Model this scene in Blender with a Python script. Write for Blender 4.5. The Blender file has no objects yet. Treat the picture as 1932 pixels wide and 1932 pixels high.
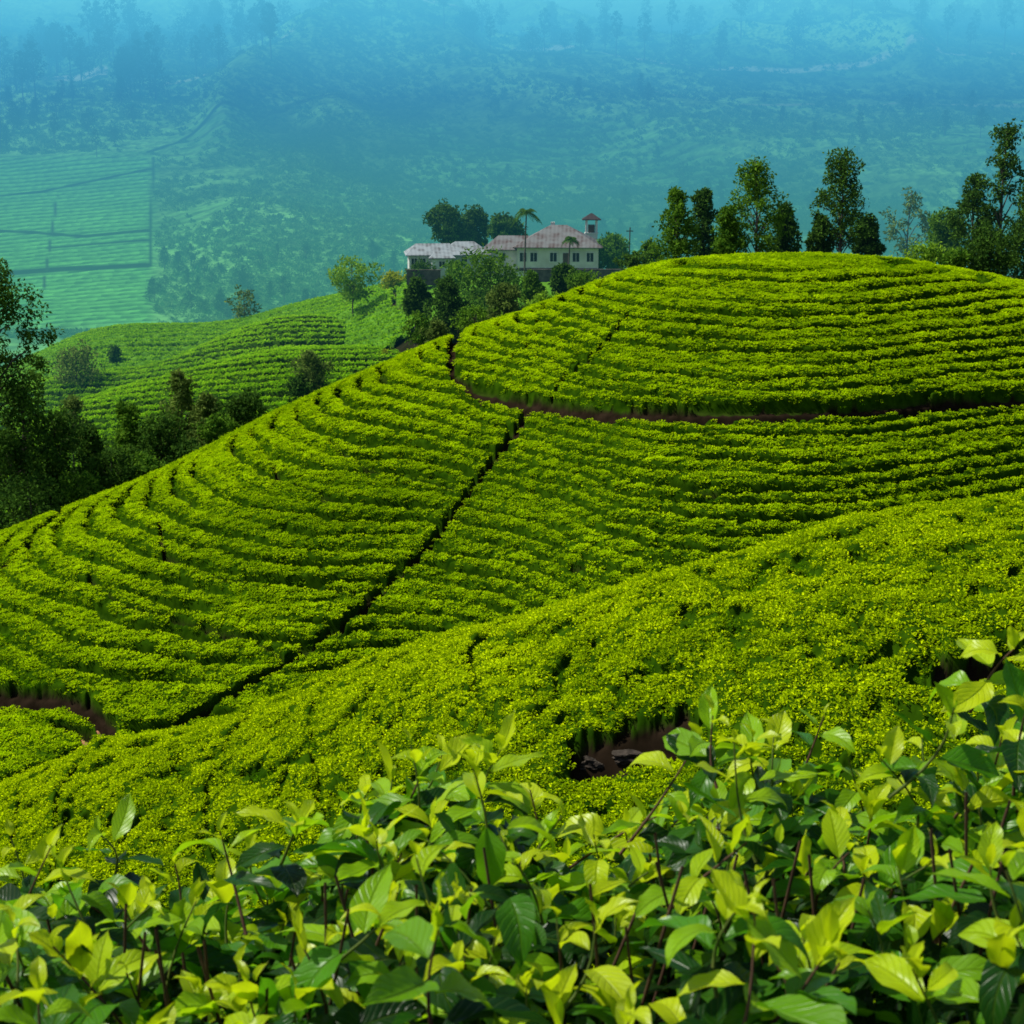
import bpy, bmesh, math, random
import numpy as np
from mathutils import Vector
random.seed(7); RNG=np.random.default_rng(11)
sc=bpy.context.scene; COL=sc.collection
W=.63; TH=math.atan(.2335); co,si=math.cos(TH),math.sin(TH)
def pix2ck(px,py):
    a=(np.asarray(px,float)-966)/1932*W; b=(966-np.asarray(py,float))/1932*W
    d=co+b*si
    return a/d,(si-b*co)/d
def ck2pix(c,k):
    b=(si-k*co)/(co+k*si); a=c*(co+b*si)
    return 966+a*1932/W, 966-b*1932/W
def kk(py): return float(pix2ck(0,py)[1])
def P3(px,py,Y):
    c,k=pix2ck(px,py); return np.array([float(c)*Y,Y,-float(k)*Y])
# ---------------------------------------------------------------- noise
def hash2(ix,iy,s):
    n=(ix.astype(np.int64)*374761393+iy.astype(np.int64)*668265263+s*974634777)&0xffffffff
    n=((n^(n>>13))*1274126177)&0xffffffff
    n=((n^(n>>15))*2246822519)&0xffffffff
    return (n^(n>>16))/4294967296.0
def vn(x,y,s=0):
    xi=np.floor(x);yi=np.floor(y);fx=x-xi;fy=y-yi
    fx=fx*fx*(3-2*fx);fy=fy*fy*(3-2*fy)
    a=hash2(xi,yi,s);b=hash2(xi+1,yi,s);c=hash2(xi,yi+1,s);d=hash2(xi+1,yi+1,s)
    return (a*(1-fx)+b*fx)*(1-fy)+(c*(1-fx)+d*fx)*fy
def fbm(x,y,s=0,o=4):
    r=0;a=.5;t=0
    for i in range(o):
        r=r+a*vn(x*2**i+i*17.3,y*2**i-i*9.1,s+i);t+=a;a*=.5
    return r/t
def worley(x,y,s=0):
    xi=np.floor(x);yi=np.floor(y);f1=np.full(x.shape,9.);f2=np.full(x.shape,9.)
    for i in (-1,0,1):
        for j in (-1,0,1):
            cx=xi+i;cy=yi+j
            d=np.hypot(cx+.15+.7*hash2(cx,cy,s)-x,cy+.15+.7*hash2(cx,cy,s+5)-y)
            f2=np.minimum(f2,np.maximum(f1,d));f1=np.minimum(f1,d)
    return f1,f2
def sst(a,b,x):
    t=np.clip((x-a)/(b-a),0,1);return t*t*(3-2*t)
def pdist(px,py,pl):
    d=np.full(px.shape,1e9)
    for (x0,y0),(x1,y1) in zip(pl[:-1],pl[1:]):
        dx,dy=x1-x0,y1-y0;t=np.clip(((px-x0)*dx+(py-y0)*dy)/(dx*dx+dy*dy),0,1)
        d=np.minimum(d,np.hypot(px-x0-t*dx,py-y0-t*dy))
    return d
# ---------------------------------------------------------------- materials
def newmat(n):
    m=bpy.data.materials.new(n);m.use_nodes=True;nt=m.node_tree
    for x in list(nt.nodes):nt.nodes.remove(x)
    o=nt.nodes.new('ShaderNodeOutputMaterial');return m,nt,o
def ND(nt,t,**k):
    n=nt.nodes.new(t)
    for a,b in k.items():setattr(n,a,b)
    return n
def mixc(nt,fac,a,b):
    m=nt.nodes.new('ShaderNodeMix');m.data_type='RGBA'
    for s,v in ((m.inputs[0],fac),(m.inputs[6],a),(m.inputs[7],b)):
        if isinstance(v,bpy.types.NodeSocket): nt.links.new(v,s)
        else: s.default_value=v if not isinstance(v,tuple) else (*v,1)
    return m.outputs[2]
def math_(nt,op,a,b=None,clamp=False):
    m=nt.nodes.new('ShaderNodeMath');m.operation=op;m.use_clamp=clamp
    for s,v in ((m.inputs[0],a),(m.inputs[1],b)):
        if v is None: continue
        if isinstance(v,bpy.types.NodeSocket): nt.links.new(v,s)
        else: s.default_value=v
    return m.outputs[0]
SO1,SO2=(.010,.007,.004),(.028,.018,.011)
def simple(name,c1,c2,scale=1.0,rough=.8,bump=0.0,detail=6,soil=False,diff=False):
    m,nt,o=newmat(name);p=ND(nt,'ShaderNodeBsdfDiffuse' if diff else 'ShaderNodeBsdfPrincipled')
    tc=ND(nt,'ShaderNodeTexCoord');n=ND(nt,'ShaderNodeTexNoise');n.inputs['Scale'].default_value=scale;n.inputs['Detail'].default_value=detail
    nt.links.new(tc.outputs['Object'],n.inputs['Vector'])
    f=math_(nt,'MULTIPLY_ADD',n.outputs[0],2.4);f.node.inputs[2].default_value=-.7;f.node.use_clamp=True
    col=mixc(nt,f,c1,c2)
    if soil:
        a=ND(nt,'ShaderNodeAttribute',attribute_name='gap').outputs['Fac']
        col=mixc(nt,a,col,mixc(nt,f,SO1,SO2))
    nt.links.new(col,p.inputs[0])
    if not diff:
        p.inputs['Roughness'].default_value=rough;p.inputs['Specular IOR Level'].default_value=.2
    if bump:
        b=ND(nt,'ShaderNodeBump');b.inputs['Strength'].default_value=bump;nt.links.new(n.outputs[0],b.inputs['Height']);nt.links.new(b.outputs[0],p.inputs['Normal'])
    nt.links.new(p.outputs[0],o.inputs[0]);return m
def leafmat(name,dark,bright,trans=.35,inst=True):
    m,nt,o=newmat(name)
    a=ND(nt,'ShaderNodeAttribute',attribute_name='lt')
    f=a.outputs['Fac']
    if inst:
        t=ND(nt,'ShaderNodeAttribute',attribute_name='tint',attribute_type='INSTANCER')
        f=math_(nt,'MULTIPLY',f,t.outputs['Fac'],True)
    col=mixc(nt,f,dark,bright)
    p=ND(nt,'ShaderNodeBsdfDiffuse');nt.links.new(col,p.inputs[0])
    tr=ND(nt,'ShaderNodeBsdfTranslucent');nt.links.new(col,tr.inputs[0])
    mx=ND(nt,'ShaderNodeMixShader');mx.inputs[0].default_value=trans
    nt.links.new(p.outputs[0],mx.inputs[1]);nt.links.new(tr.outputs[0],mx.inputs[2]);nt.links.new(mx.outputs[0],o.inputs[0])
    return m
def painted_haze(m):
    """haze painted into the material as a blue glow: thickens with distance (metres, world position), brighter higher up"""
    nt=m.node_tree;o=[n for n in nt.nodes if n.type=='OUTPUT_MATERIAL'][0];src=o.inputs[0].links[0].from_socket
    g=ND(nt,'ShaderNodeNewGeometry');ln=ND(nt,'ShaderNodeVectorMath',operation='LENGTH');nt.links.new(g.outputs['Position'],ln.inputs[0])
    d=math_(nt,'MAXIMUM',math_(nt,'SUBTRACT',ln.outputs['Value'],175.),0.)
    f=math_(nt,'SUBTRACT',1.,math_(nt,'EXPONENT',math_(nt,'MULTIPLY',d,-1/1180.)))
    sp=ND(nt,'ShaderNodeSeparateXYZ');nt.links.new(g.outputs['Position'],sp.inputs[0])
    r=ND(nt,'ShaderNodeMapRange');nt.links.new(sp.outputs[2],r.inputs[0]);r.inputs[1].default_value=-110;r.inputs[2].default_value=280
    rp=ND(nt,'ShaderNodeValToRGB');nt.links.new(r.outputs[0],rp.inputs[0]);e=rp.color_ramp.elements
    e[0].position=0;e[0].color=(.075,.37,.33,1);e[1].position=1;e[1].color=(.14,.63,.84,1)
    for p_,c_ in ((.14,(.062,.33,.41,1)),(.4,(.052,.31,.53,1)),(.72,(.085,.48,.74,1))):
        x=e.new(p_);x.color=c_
    em=ND(nt,'ShaderNodeEmission');nt.links.new(rp.outputs[0],em.inputs[0])  # glow laid over the surface colour in place of hazy air
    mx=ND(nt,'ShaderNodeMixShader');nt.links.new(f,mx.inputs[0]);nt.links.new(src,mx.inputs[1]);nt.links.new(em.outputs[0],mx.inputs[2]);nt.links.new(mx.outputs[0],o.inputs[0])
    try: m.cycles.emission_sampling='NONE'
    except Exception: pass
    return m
M={}
M['soil']=simple('soil',SO1,SO2,.8,.95,.4,diff=True)
M['midsoil']=painted_haze(simple('soil_mid',(.010,.012,.004),(.025,.024,.010),.8,.95,.4,diff=True))
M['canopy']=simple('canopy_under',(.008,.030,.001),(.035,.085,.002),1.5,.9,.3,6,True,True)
M['canopym']=painted_haze(simple('canopy_mid',(.010,.035,.003),(.04,.10,.006),1.5,.9,.3,6,True,True))
M['grass']=painted_haze(simple('grassy',(.05,.15,.01),(.13,.30,.02),.6,.9,.3,6,True,True))
M['tea_near']=leafmat('tea_leaf_near',(.09,.24,.001),(.74,.88,.004),.35)
M['tea_main']=leafmat('tea_leaf_main',(.07,.23,.001),(.66,.86,.004),.35)
M['tea_mid']=painted_haze(leafmat('tea_leaf_mid',(.09,.31,.004),(.46,.78,.014),.3))
M['shrub']=painted_haze(leafmat('shrub_far',(.03,.09,.03),(.22,.46,.10),.2))
M['dk']=painted_haze(leafmat('tree_dark',(.018,.062,.012),(.12,.25,.028),.35,False))
M['md']=painted_haze(leafmat('tree_mid',(.03,.11,.012),(.20,.38,.028),.35,False))
M['lt']=painted_haze(leafmat('tree_light',(.10,.24,.02),(.36,.58,.04),.35,False))
M['ol']=painted_haze(leafmat('tree_olive',(.05,.11,.02),(.24,.34,.06),.3,False))
M['yel']=painted_haze(leafmat('yellow_blossom',(.12,.22,.01),(.55,.58,.02),.3,False))
M['fartree']=painted_haze(leafmat('tree_far',(.012,.045,.02),(.05,.12,.035),.2,False))
M['bark']=painted_haze(simple('bark',(.035,.028,.02),(.14,.12,.10),2.,.9,.4))
M['wall']=painted_haze(simple('plaster',(.50,.49,.42),(.74,.73,.66),.7,.85,.1))
M['wall2']=painted_haze(simple('plaster_old',(.42,.45,.43),(.66,.67,.63),.9,.85,.1))
M['frame']=painted_haze(simple('window_paint',(.6,.6,.57),(.7,.7,.67),3,.5))
M['glass']=painted_haze(simple('window_dark',(.02,.025,.03),(.04,.05,.055),1,.3))
M['door']=painted_haze(simple('door_wood',(.08,.05,.035),(.12,.08,.05),3,.6))
M['stone']=painted_haze(simple('stone_wall',(.05,.04,.035),(.14,.12,.1),1.4,.95,.5))
M['rock']=simple('rock',(.010,.007,.005),(.075,.060,.046),4.,.95,.9,10)
M['clay']=simple('orange_clay',(.30,.13,.06),(.48,.24,.12),2.,.95,.5)
def roofmat(name,c1,c2,c3):
    m,nt,o=newmat(name);p=ND(nt,'ShaderNodeBsdfPrincipled');tc=ND(nt,'ShaderNodeTexCoord')
    n=ND(nt,'ShaderNodeTexNoise');n.inputs['Scale'].default_value=.7;n.inputs['Detail'].default_value=8;nt.links.new(tc.outputs['Object'],n.inputs['Vector'])
    w=ND(nt,'ShaderNodeTexWave');w.inputs['Scale'].default_value=.55;w.inputs['Distortion'].default_value=.3;nt.links.new(tc.outputs['Object'],w.inputs['Vector'])
    f=math_(nt,'MULTIPLY_ADD',n.outputs[0],5.);f.node.inputs[2].default_value=-2.1;f.node.use_clamp=True
    c=mixc(nt,f,c1,c2);w2=math_(nt,'MULTIPLY',w.outputs[1],.4);c=mixc(nt,w2,c,c3)
    nt.links.new(c,p.inputs['Base Color']);p.inputs['Roughness'].default_value=.8;p.inputs['Specular IOR Level'].default_value=.2
    b=ND(nt,'ShaderNodeBump');b.inputs['Strength'].default_value=.5;nt.links.new(w.outputs[1],b.inputs['Height']);nt.links.new(b.outputs[0],p.inputs['Normal'])
    nt.links.new(p.outputs[0],o.inputs[0]);return painted_haze(m)
M['roof']=roofmat('roof_rust',(.16,.165,.16),(.085,.052,.045),(.22,.22,.215))
M['roof2']=roofmat('roof_grey',(.26,.30,.31),(.11,.11,.11),(.36,.40,.41))
M['roofd']=roofmat('roof_dark',(.03,.022,.02),(.045,.03,.028),(.05,.045,.045))
# ---------------------------------------------------------------- mesh helpers
def fast_mesh(name,V,F,mat=None,smooth=True,attrs=None,fattr=None):
    me=bpy.data.meshes.new(name);V=np.asarray(V,np.float32);F=np.asarray(F,np.int32)
    me.vertices.add(len(V));me.vertices.foreach_set('co',V.ravel())
    nf=len(F)
    if nf:
        me.loops.add(nf*4);me.loops.foreach_set('vertex_index',F.ravel())
        me.polygons.add(nf);me.polygons.foreach_set('loop_start',np.arange(nf,dtype=np.int32)*4)
        me.update(calc_edges=True)
        me.polygons.foreach_set('use_smooth',np.full(nf,smooth))
    for k,(t,a) in (attrs or {}).items():
        at=me.attributes.new(k,t,'POINT')
        at.data.foreach_set('vector' if t=='FLOAT_VECTOR' else ('color' if t=='FLOAT_COLOR' else 'value'),np.asarray(a,dtype=bool if t=='BOOLEAN' else np.float32).ravel())
    if fattr is not None:
        at=me.attributes.new('lt','FLOAT','FACE');at.data.foreach_set('value',np.asarray(fattr,np.float32))
    if mat: me.materials.append(mat)
    me.update();return me
def link(name,me,parent=None,loc=None):
    o=bpy.data.objects.new(name,me);COL.objects.link(o)
    if parent:o.parent=parent
    if loc is not None:o.location=[float(v) for v in loc]
    return o
def tag(o,label,cat,group=None,kind=None):
    o['label']=label;o['category']=cat
    if group:o['group']=group
    if kind:o['kind']=kind
    return o
def thing(name,loc,label,cat,group=None,rz=0):
    o=link(name,None,None,loc);o.rotation_euler=(0,0,rz);o.empty_display_size=.2
    return tag(o,label,cat,group)
def gridfaces(nr,nc):
    i=np.arange(nr-1)[:,None]*nc+np.arange(nc-1)[None,:]
    return np.stack([i,i+1,i+1+nc,i+nc],-1).reshape(-1,4)
def kites(P,D,N,L,Wd,fold=.25):
    S=np.cross(D,N);S/=np.linalg.norm(S,axis=1)[:,None]+1e-9
    Nn=np.cross(S,D)
    L=L[:,None];Wd=Wd[:,None]
    a=P;b=P+D*L*.45+S*Wd*.5+Nn*Wd*fold;c=P+D*L-Nn*L*.12;d=P+D*L*.45-S*Wd*.5+Nn*Wd*fold
    V=np.stack([a,b,c,d],1).reshape(-1,3);F=np.arange(len(P)*4).reshape(-1,4)
    return V,F
def rdir(n,rng=RNG):
    v=rng.normal(size=(n,3));return v/np.linalg.norm(v,axis=1)[:,None]
class Q:
    def __init__(s):s.V=[];s.F=[];s.C=[];s.n=0
    def add(s,V,F,C=0.5):
        s.V.append(np.asarray(V,float));s.F.append(np.asarray(F)+s.n);s.n+=len(V)
        s.C.append(np.full(len(F),C) if np.isscalar(C) else C)
    def tube(s,P,R,n=6,C=.5):
        P=np.asarray(P,float);m=len(P);T=np.gradient(P,axis=0);T/=np.linalg.norm(T,axis=1)[:,None]+1e-9
        ref=np.array([1.,0,0]) if abs(T[0][0])<.8 else np.array([0,1.,0])
        A=np.cross(T,ref);A/=np.linalg.norm(A,axis=1)[:,None];B=np.cross(T,A)
        th=np.arange(n)/n*2*math.pi
        V=(P[:,None,:]+np.asarray(R)[:,None,None]*(np.cos(th)[None,:,None]*A[:,None,:]+np.sin(th)[None,:,None]*B[:,None,:])).reshape(-1,3)
        F=[[i*n+j,i*n+(j+1)%n,(i+1)*n+(j+1)%n,(i+1)*n+j] for i in range(m-1) for j in range(n)]
        s.add(V,np.array(F),C)
    def build(s,name,mat,parent=None,smooth=True):
        me=fast_mesh(name,np.concatenate(s.V),np.concatenate(s.F),mat,smooth,None,np.concatenate(s.C))
        return link(name,me,parent)
# ---------------------------------------------------------------- hills
CG=np.linspace(-.62,.62,1241)
def curve(xs,ys,sg=.012):
    y=np.interp(CG,xs,ys);n=int(4*sg/.001);k=np.exp(-.5*(np.arange(-n,n+1)*.001/sg)**2);k/=k.sum()
    yp=np.concatenate([np.full(n,y[0]),y,np.full(n,y[-1])]);return np.convolve(yp,k,'valid')
class Hill:
    def __init__(s,sil,rs,m,w,sg=.012):
        ck=[pix2ck(a,b) for a,b in sil]
        s.K=curve([float(c) for c,k in ck],[float(k) for c,k in ck],sg)
        f=lambda L:curve([float(pix2ck(a,700)[0]) for a,b in L],[b for a,b in L],.03) if isinstance(L,list) else np.full(CG.shape,float(L))
        s.R,s.Mm,s.Wd=f(rs),f(m),f(w)
    def par(s,c):return [np.interp(c,CG,a) for a in (s.K,s.R,s.Mm,s.Wd)]
    def z(s,c,Y):
        k,r,m,w=s.par(c);return -k*Y-m*(np.sqrt((Y-r)**2+w*w)-w)
MAIN=Hill([(-400,1120),(-150,1060),(0,1005),(120,960),(300,890),(400,840),(500,785),(600,740),(700,695),(800,652),(870,622),(940,602),(1000,582),(1100,540),(1200,503),(1300,487),(1440,478),(1600,480),(1720,490),(1850,515),(1932,532),(2200,600)],
     [(-300,128),(0,130),(250,135),(450,141),(700,149),(870,154),(1100,151),(1450,150),(1932,153)],.5,25,.012)
NEAR=Hill([(-400,1640),(0,1490),(100,1436),(210,1398),(300,1388),(400,1367),(560,1305),(720,1238),(870,1187),(1040,1150),(1200,1105),(1400,1043),(1600,985),(1750,955),(1932,935),(2300,915)],
     [(-200,62),(0,60),(400,56),(1000,52),(1932,50)],.7,13,.012)
MIDB=Hill([(-300,850),(0,820),(60,800),(150,755),(250,725),(400,688),(520,658),(640,655),(800,655),(1000,670),(1500,700)],[(-200,205),(900,205)],.5,18,.012)
MIDC=Hill([(-300,800),(0,740),(90,715),(180,702),(300,690),(390,650),(470,612),(560,592),(650,600),(760,640),(900,700),(1500,800)],[(-200,232),(900,226)],.55,14,.012)
MIDA=Hill([(-300,760),(0,700),(80,665),(150,627),(230,612),(400,613),(480,600),(560,572),(640,556),(720,541),(780,522),(860,514),(1000,512),(1200,507),(1500,503),(2200,510)],
     [(-200,268),(500,262),(800,236),(1932,235)],[(0,.45),(600,.45),(850,.3),(1932,.3)],[(0,25),(600,28),(850,42),(1932,42)],.012)
CAN=.9;CANN=.42
FPY=np.array([-420,-260,-100,0,100,200,300,400,500,600,700,780],float)
FY =np.array([5200,4500,3800,3200,2700,2200,1800,1450,1150,900,700,560],float)
def far_pt(px,py):
    px=np.asarray(px,float);py=np.asarray(py,float)
    Y=np.interp(py,FPY,FY);c,k=pix2ck(px,py);X=c*Y;z=-k*Y
    fld=sst(310,270,px)*sst(280,310,py)*sst(640,600,py)
    fd=1-sst(460,290,px)*sst(150,310,py)
    dz=Y*.018*(fbm(X/420+3,Y/420,31,3)-.5)*(.1+.9*fd)+Y*.006*(fbm(X/110,Y/110,41,4)-.5)*(1-.95*fld)
    u=(X*.80+Y*.60)/330;w_=(-X*.60+Y*.80)/1100
    rg=1-np.abs(2*fbm(u*.8,w_*.8,131,3)-1)
    dz=dz+Y*.034*(rg-.75)*fd*sst(600,480,py)
    for pl,h,wd in (([(420,235),(480,195),(600,135),(690,85),(860,98)],.020,42),([(1380,70),(1500,60),(1640,70),(1720,105)],.014,40),([(300,110),(200,150)],.006,40),([(560,330),(640,230)],.006,45)):
        d=pdist(px,py*1.0,pl);dz=dz+Y*h*np.exp(-(d/wd)**2)*fd
    return X,Y,z+dz,fld,rg
ML_PATH=[(872,612),(852,650),(850,700),(890,727),(960,744),(1080,762),(1300,768),(1600,761),(1800,747),(2050,735)]
LL_PATH=[(-200,1296),(0,1298),(120,1305),(180,1330),(206,1362),(212,1388)]
GUL=[(1000,752),(950,830),(880,930),(830,1000),(720,1110),(620,1190),(540,1245),(440,1302),(330,1365),(260,1385)]
main_lines=[(ML_PATH,9,1),(GUL[:5],7.5,1),(GUL[4:],8.5,1),([(1185,590),(1130,655),(1055,715),(1040,750)],3.2,.7),(LL_PATH,13,1),([(-30,1070),(20,1050),(60,1012),(118,962)],4.5,.9),
   ([(100,1345),(165,1362),(160,1400),(60,1445),(-60,1490)],10,1),([(1080,1062),(1180,1078),(1280,1080)],4,.8),([(1240,905),(1340,925),(1480,918)],5.5,.9),([(500,850),(530,900),(640,945),(860,962)],4.5,.8),([(620,830),(690,880),(860,922)],4,.8),([(300,985),(310,1040),(420,1092),(700,1118)],4.5,.8),([(170,1085),(230,1140),(470,1200),(530,1235)],4.5,.8)]
near_lines=[([(1100,1418),(1180,1392),(1285,1362)],30,1),([(1775,1255),(1850,1236),(1925,1218)],20,1),([(1608,1172),(1652,1205)],4,.8)]
mid_lines=[([(745,548),(742,572),(770,590),(800,600)],4,1)]
def canopy(H,c,Y,kind):
    X=c*Y;zt=H.z(c,Y);px,py=ck2pix(c,-zt/Y);carve=0;hh=CAN
    if kind=='main':
        pg=np.interp(py,[p[1] for p in GUL],[p[0] for p in GUL])+30*(vn(py/17,py*0+3,12)-.5);left=(px<pg)
        wp=.9*(fbm(X/17,Y/17,3,3)-.5)+.34*(fbm(X/4,Y/4,8,2)-.5)
        ph=(zt+wp)/.63+np.where(left,.45,0)
        f=ph-np.floor(ph);ix=np.floor(ph+.5);d=np.minimum(f,1-f)
        amp=sst(.18,.44,vn(X/8+ix*3.7,ix*5.1,17))*.85+.15
        amp=amp*np.clip(.5+.5*sst(60,520,px+ (py-900)*.6),0,1)*(1-.8*sst(1270,1300,py)*sst(260,220,px))
        fw=.13+.14*vn(X/3,ix*2.3,5)
        fur=(1-sst(fw*.5,fw*1.4,d))*amp
        gap=fur;lines=main_lines;cell=1.15;lump=.12
        s=py-np.interp(px,[850,890,960,1080,1300,1600,1800,2050],[700,727,744,762,768,761,747,735])
        carve=-.68*np.exp(-np.clip(s,0,None)/100)*sst(-6,2,s)*sst(845,900,px)
        s=py-np.interp(px,[-200,0,120,180,206],[1296,1298,1305,1330,1362])
        carve=carve-.75*np.exp(-np.clip(s,0,None)/120)*sst(-8,4,s)*sst(225,200,px)
    elif kind=='near':
        hh=CANN
        wp=1.2*(fbm(X/9,Y/9,23,3)-.5)
        ph=(zt*.8+X*.12+wp)/.9;f=ph-np.floor(ph);ix=np.floor(ph+.5);d=np.minimum(f,1-f)
        fur=(1-sst(.02,.12,d))*sst(.5,.75,vn(X/1.6+ix*3.1,ix*4.1,19))*.75
        fur=np.maximum(fur,.7*sst(.60,.72,fbm(X/.7,Y/1.0,27,3)))
        gap=fur;lines=near_lines;cell=.8;lump=.07
        for (x0,x1,yy,dp) in ((1095,1290,1390,.6),(1770,1930,1237,.5)):
            s=py-(yy+(x0+x1-2*px)*.14);carve=carve-dp*sst(-25,-5,s)*np.exp(-np.clip(s,0,None)/70)*sst(x0-30,x0+10,px)*sst(x1+30,x1-10,px)
    else:
        wp=.5*(fbm(X/20,Y/20,53,3)-.5)+.25*(fbm(X/5,Y/5,54,2)-.5)
        ph=(zt+.32*(Y-200)+wp)/1.15;f=ph-np.floor(ph);ix=np.floor(ph+.5);d=np.minimum(f,1-f)
        ed=sst(800,740,px)
        fur=(1-sst(.13,.28,d))*(.55+.45*sst(.2,.5,vn(X/16+ix*3.1,ix*4.1,59)))*ed
        big=((ix%5)==0);fur=np.where(big,(1-sst(.28,.42,d))*ed,fur)
        gap=fur;lines=mid_lines;cell=1.6;lump=.10
    jit=1+.9*(fbm(px/13,py/13,77,2)-.5)
    pm=np.zeros(px.shape)
    for pl,hw,st in lines:
        pm=np.maximum(pm,st*(1-sst(hw*.75,hw*1.15,pdist(px,py,pl)*jit)))
    gap=np.maximum(gap,pm)
    base=hh
    if kind=='mid': hh=np.where(px>790,.25,CAN*1.1)
    f1,f2=worley(X/cell,Y/(cell*1.15),61);e=sst(0.,.16,f2-f1)
    nz=.16*(fbm(X/.7,Y/.7,71,3)-.5)+.3*(fbm(X/2.5,Y/2.5,91,2)-.5)*(1.2 if kind=='near' else .4)
    if kind=='near': nz=nz+.28*(fbm(X/.45,Y/.6,73,2)-.5)
    z=zt-base+hh*(1-1.08*gap)-lump*(1-e)*(1-gap)+nz*(1-gap)+carve
    return X,z,gap,px,py,e,pm
def carved(c,Y):
    zt=MAIN.z(c,Y);px,py=ck2pix(c,-zt/Y)
    return zt-.85*sst(-40,-10,py-np.interp(px,[850,890,960,1080,1300,1600,1800,2050],[700,727,744,762,768,761,747,735]))*sst(800,850,px)-.85*sst(1260,1285,py)*sst(260,230,px)
def gnodes(name,tuft):
    ng=bpy.data.node_groups.new(name,'GeometryNodeTree')
    ng.interface.new_socket('Geometry',in_out='INPUT',socket_type='NodeSocketGeometry');ng.interface.new_socket('Geometry',in_out='OUTPUT',socket_type='NodeSocketGeometry')
    N=ng.nodes.new;L=ng.links.new
    gi=N('NodeGroupInput');go=N('NodeGroupOutput');ip=N('GeometryNodeInstanceOnPoints');oi=N('GeometryNodeObjectInfo');oi.inputs['Object'].default_value=tuft
    def na(t,n):
        a=N('GeometryNodeInputNamedAttribute');a.data_type=t;a.inputs['Name'].default_value=n;return a.outputs[0]
    L(gi.outputs[0],ip.inputs['Points']);L(oi.outputs['Geometry'],ip.inputs['Instance']);L(na('BOOLEAN','is_pt'),ip.inputs['Selection'])
    L(na('FLOAT_VECTOR','rot'),ip.inputs['Rotation']);L(na('FLOAT','scl'),ip.inputs['Scale'])
    j=N('GeometryNodeJoinGeometry');L(gi.outputs[0],j.inputs[0]);L(ip.outputs[0],j.inputs[0]);L(j.outputs[0],go.inputs[0]);return ng
def make_tuft(name,n,R,L,mat,up=.6,h=.12):
    a=RNG.uniform(0,6.283,n);r=R*np.sqrt(RNG.uniform(0,1,n))
    P=np.stack([r*np.cos(a),r*np.sin(a),h*RNG.uniform(-.5,1.5,n)-.2*r],1)
    a2=a+RNG.normal(0,1.0,n);el=np.clip(RNG.normal(up,.35,n),-.3,1.3)
    D=np.stack([np.cos(a2)*np.cos(el),np.sin(a2)*np.cos(el),np.sin(el)],1)
    N=np.tile([0,0,1.],(n,1))+rdir(n)*.5
    ln=L*RNG.uniform(.7,1.3,n);V,F=kites(P,D,N,ln,ln*.55)
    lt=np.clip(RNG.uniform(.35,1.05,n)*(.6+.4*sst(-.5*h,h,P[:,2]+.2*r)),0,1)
    me=fast_mesh(name,V,F,mat,False,None,lt);return bpy.data.objects.new(name,me)
def tea(H,kind,name,label,cat,Y0,Y1,nr,nc,dens,tuft,matc,c0=-.39,c1=.39,behind=6):
    cs=np.linspace(c0,c1,nc);Ys=np.linspace(Y0,Y1,nr);Cg,Yg=np.meshgrid(cs,Ys)
    X,z,gap,px,py,e,pm=canopy(H,Cg,Yg,kind)
    V=np.stack([X,Yg,z],-1).reshape(-1,3);F=gridfaces(nr,nc)
    n=int(dens*(c1-c0)*(Y1**2-Y0**2)/2)
    c=RNG.uniform(c0,c1,n);Y=np.sqrt(RNG.uniform(Y0**2,Y1**2,n))
    X2,z2,g2,px2,py2,e2,pm2=canopy(H,c,Y,kind)
    _,r,_,_=H.par(c)
    ok=(g2<.62*RNG.uniform(.5,1.3,n))&(pm2<.3)&(Y<r+behind)&(px2>-120)&(px2<2050)&(RNG.uniform(0,1,n)<.5+.5*e2)
    if kind=='mid': ok&=(px2<800)
    X2,Y2,z2,c2,g2=X2[ok],Y[ok],z2[ok],c[ok],g2[ok];m=len(X2)
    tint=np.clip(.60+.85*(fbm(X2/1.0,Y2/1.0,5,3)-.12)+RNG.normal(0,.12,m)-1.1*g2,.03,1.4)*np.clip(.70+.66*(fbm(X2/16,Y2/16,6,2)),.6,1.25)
    P=np.stack([X2,Y2,z2],1);nv=len(V)
    rot=np.stack([RNG.normal(0,.22,m)+.12,RNG.normal(0,.22,m),RNG.uniform(0,6.283,m)],1)
    ga=np.maximum(pm,gap*.62 if kind!='mid' else gap*.9)
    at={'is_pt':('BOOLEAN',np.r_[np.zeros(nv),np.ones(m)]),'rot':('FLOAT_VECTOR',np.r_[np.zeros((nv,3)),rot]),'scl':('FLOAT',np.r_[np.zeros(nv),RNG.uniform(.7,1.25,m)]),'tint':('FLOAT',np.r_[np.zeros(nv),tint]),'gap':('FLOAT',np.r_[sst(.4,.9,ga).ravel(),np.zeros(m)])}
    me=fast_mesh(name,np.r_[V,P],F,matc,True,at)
    o=link(name,me);md=o.modifiers.new('scatter','NODES');md.node_group=gnodes(name,tuft)
    tag(o,label,cat,None,'stuff');print(name,nv,m);return o
def ground_sheet(name,zf,Y0,Y1,nr,nc,mat,label,cat,c0=-.5,c1=.5,off=0):
    Cg,Yg=np.meshgrid(np.linspace(c0,c1,nc),np.linspace(Y0,Y1,nr));z=zf(Cg,Yg)+off
    me=fast_mesh(name,np.stack([Cg*Yg,Yg,z],-1).reshape(-1,3),gridfaces(nr,nc),mat)
    return tag(link(name,me),label,cat,None,'structure')
ground_sheet('main_hill',carved,66,185,260,320,M['soil'],'brown soil of the big domed tea hill','hill',off=-CAN-.1)
ground_sheet('near_hill',NEAR.z,16,85,160,220,M['soil'],'brown soil of the lower tea hill in front','hill',off=-CANN-.7)
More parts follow.
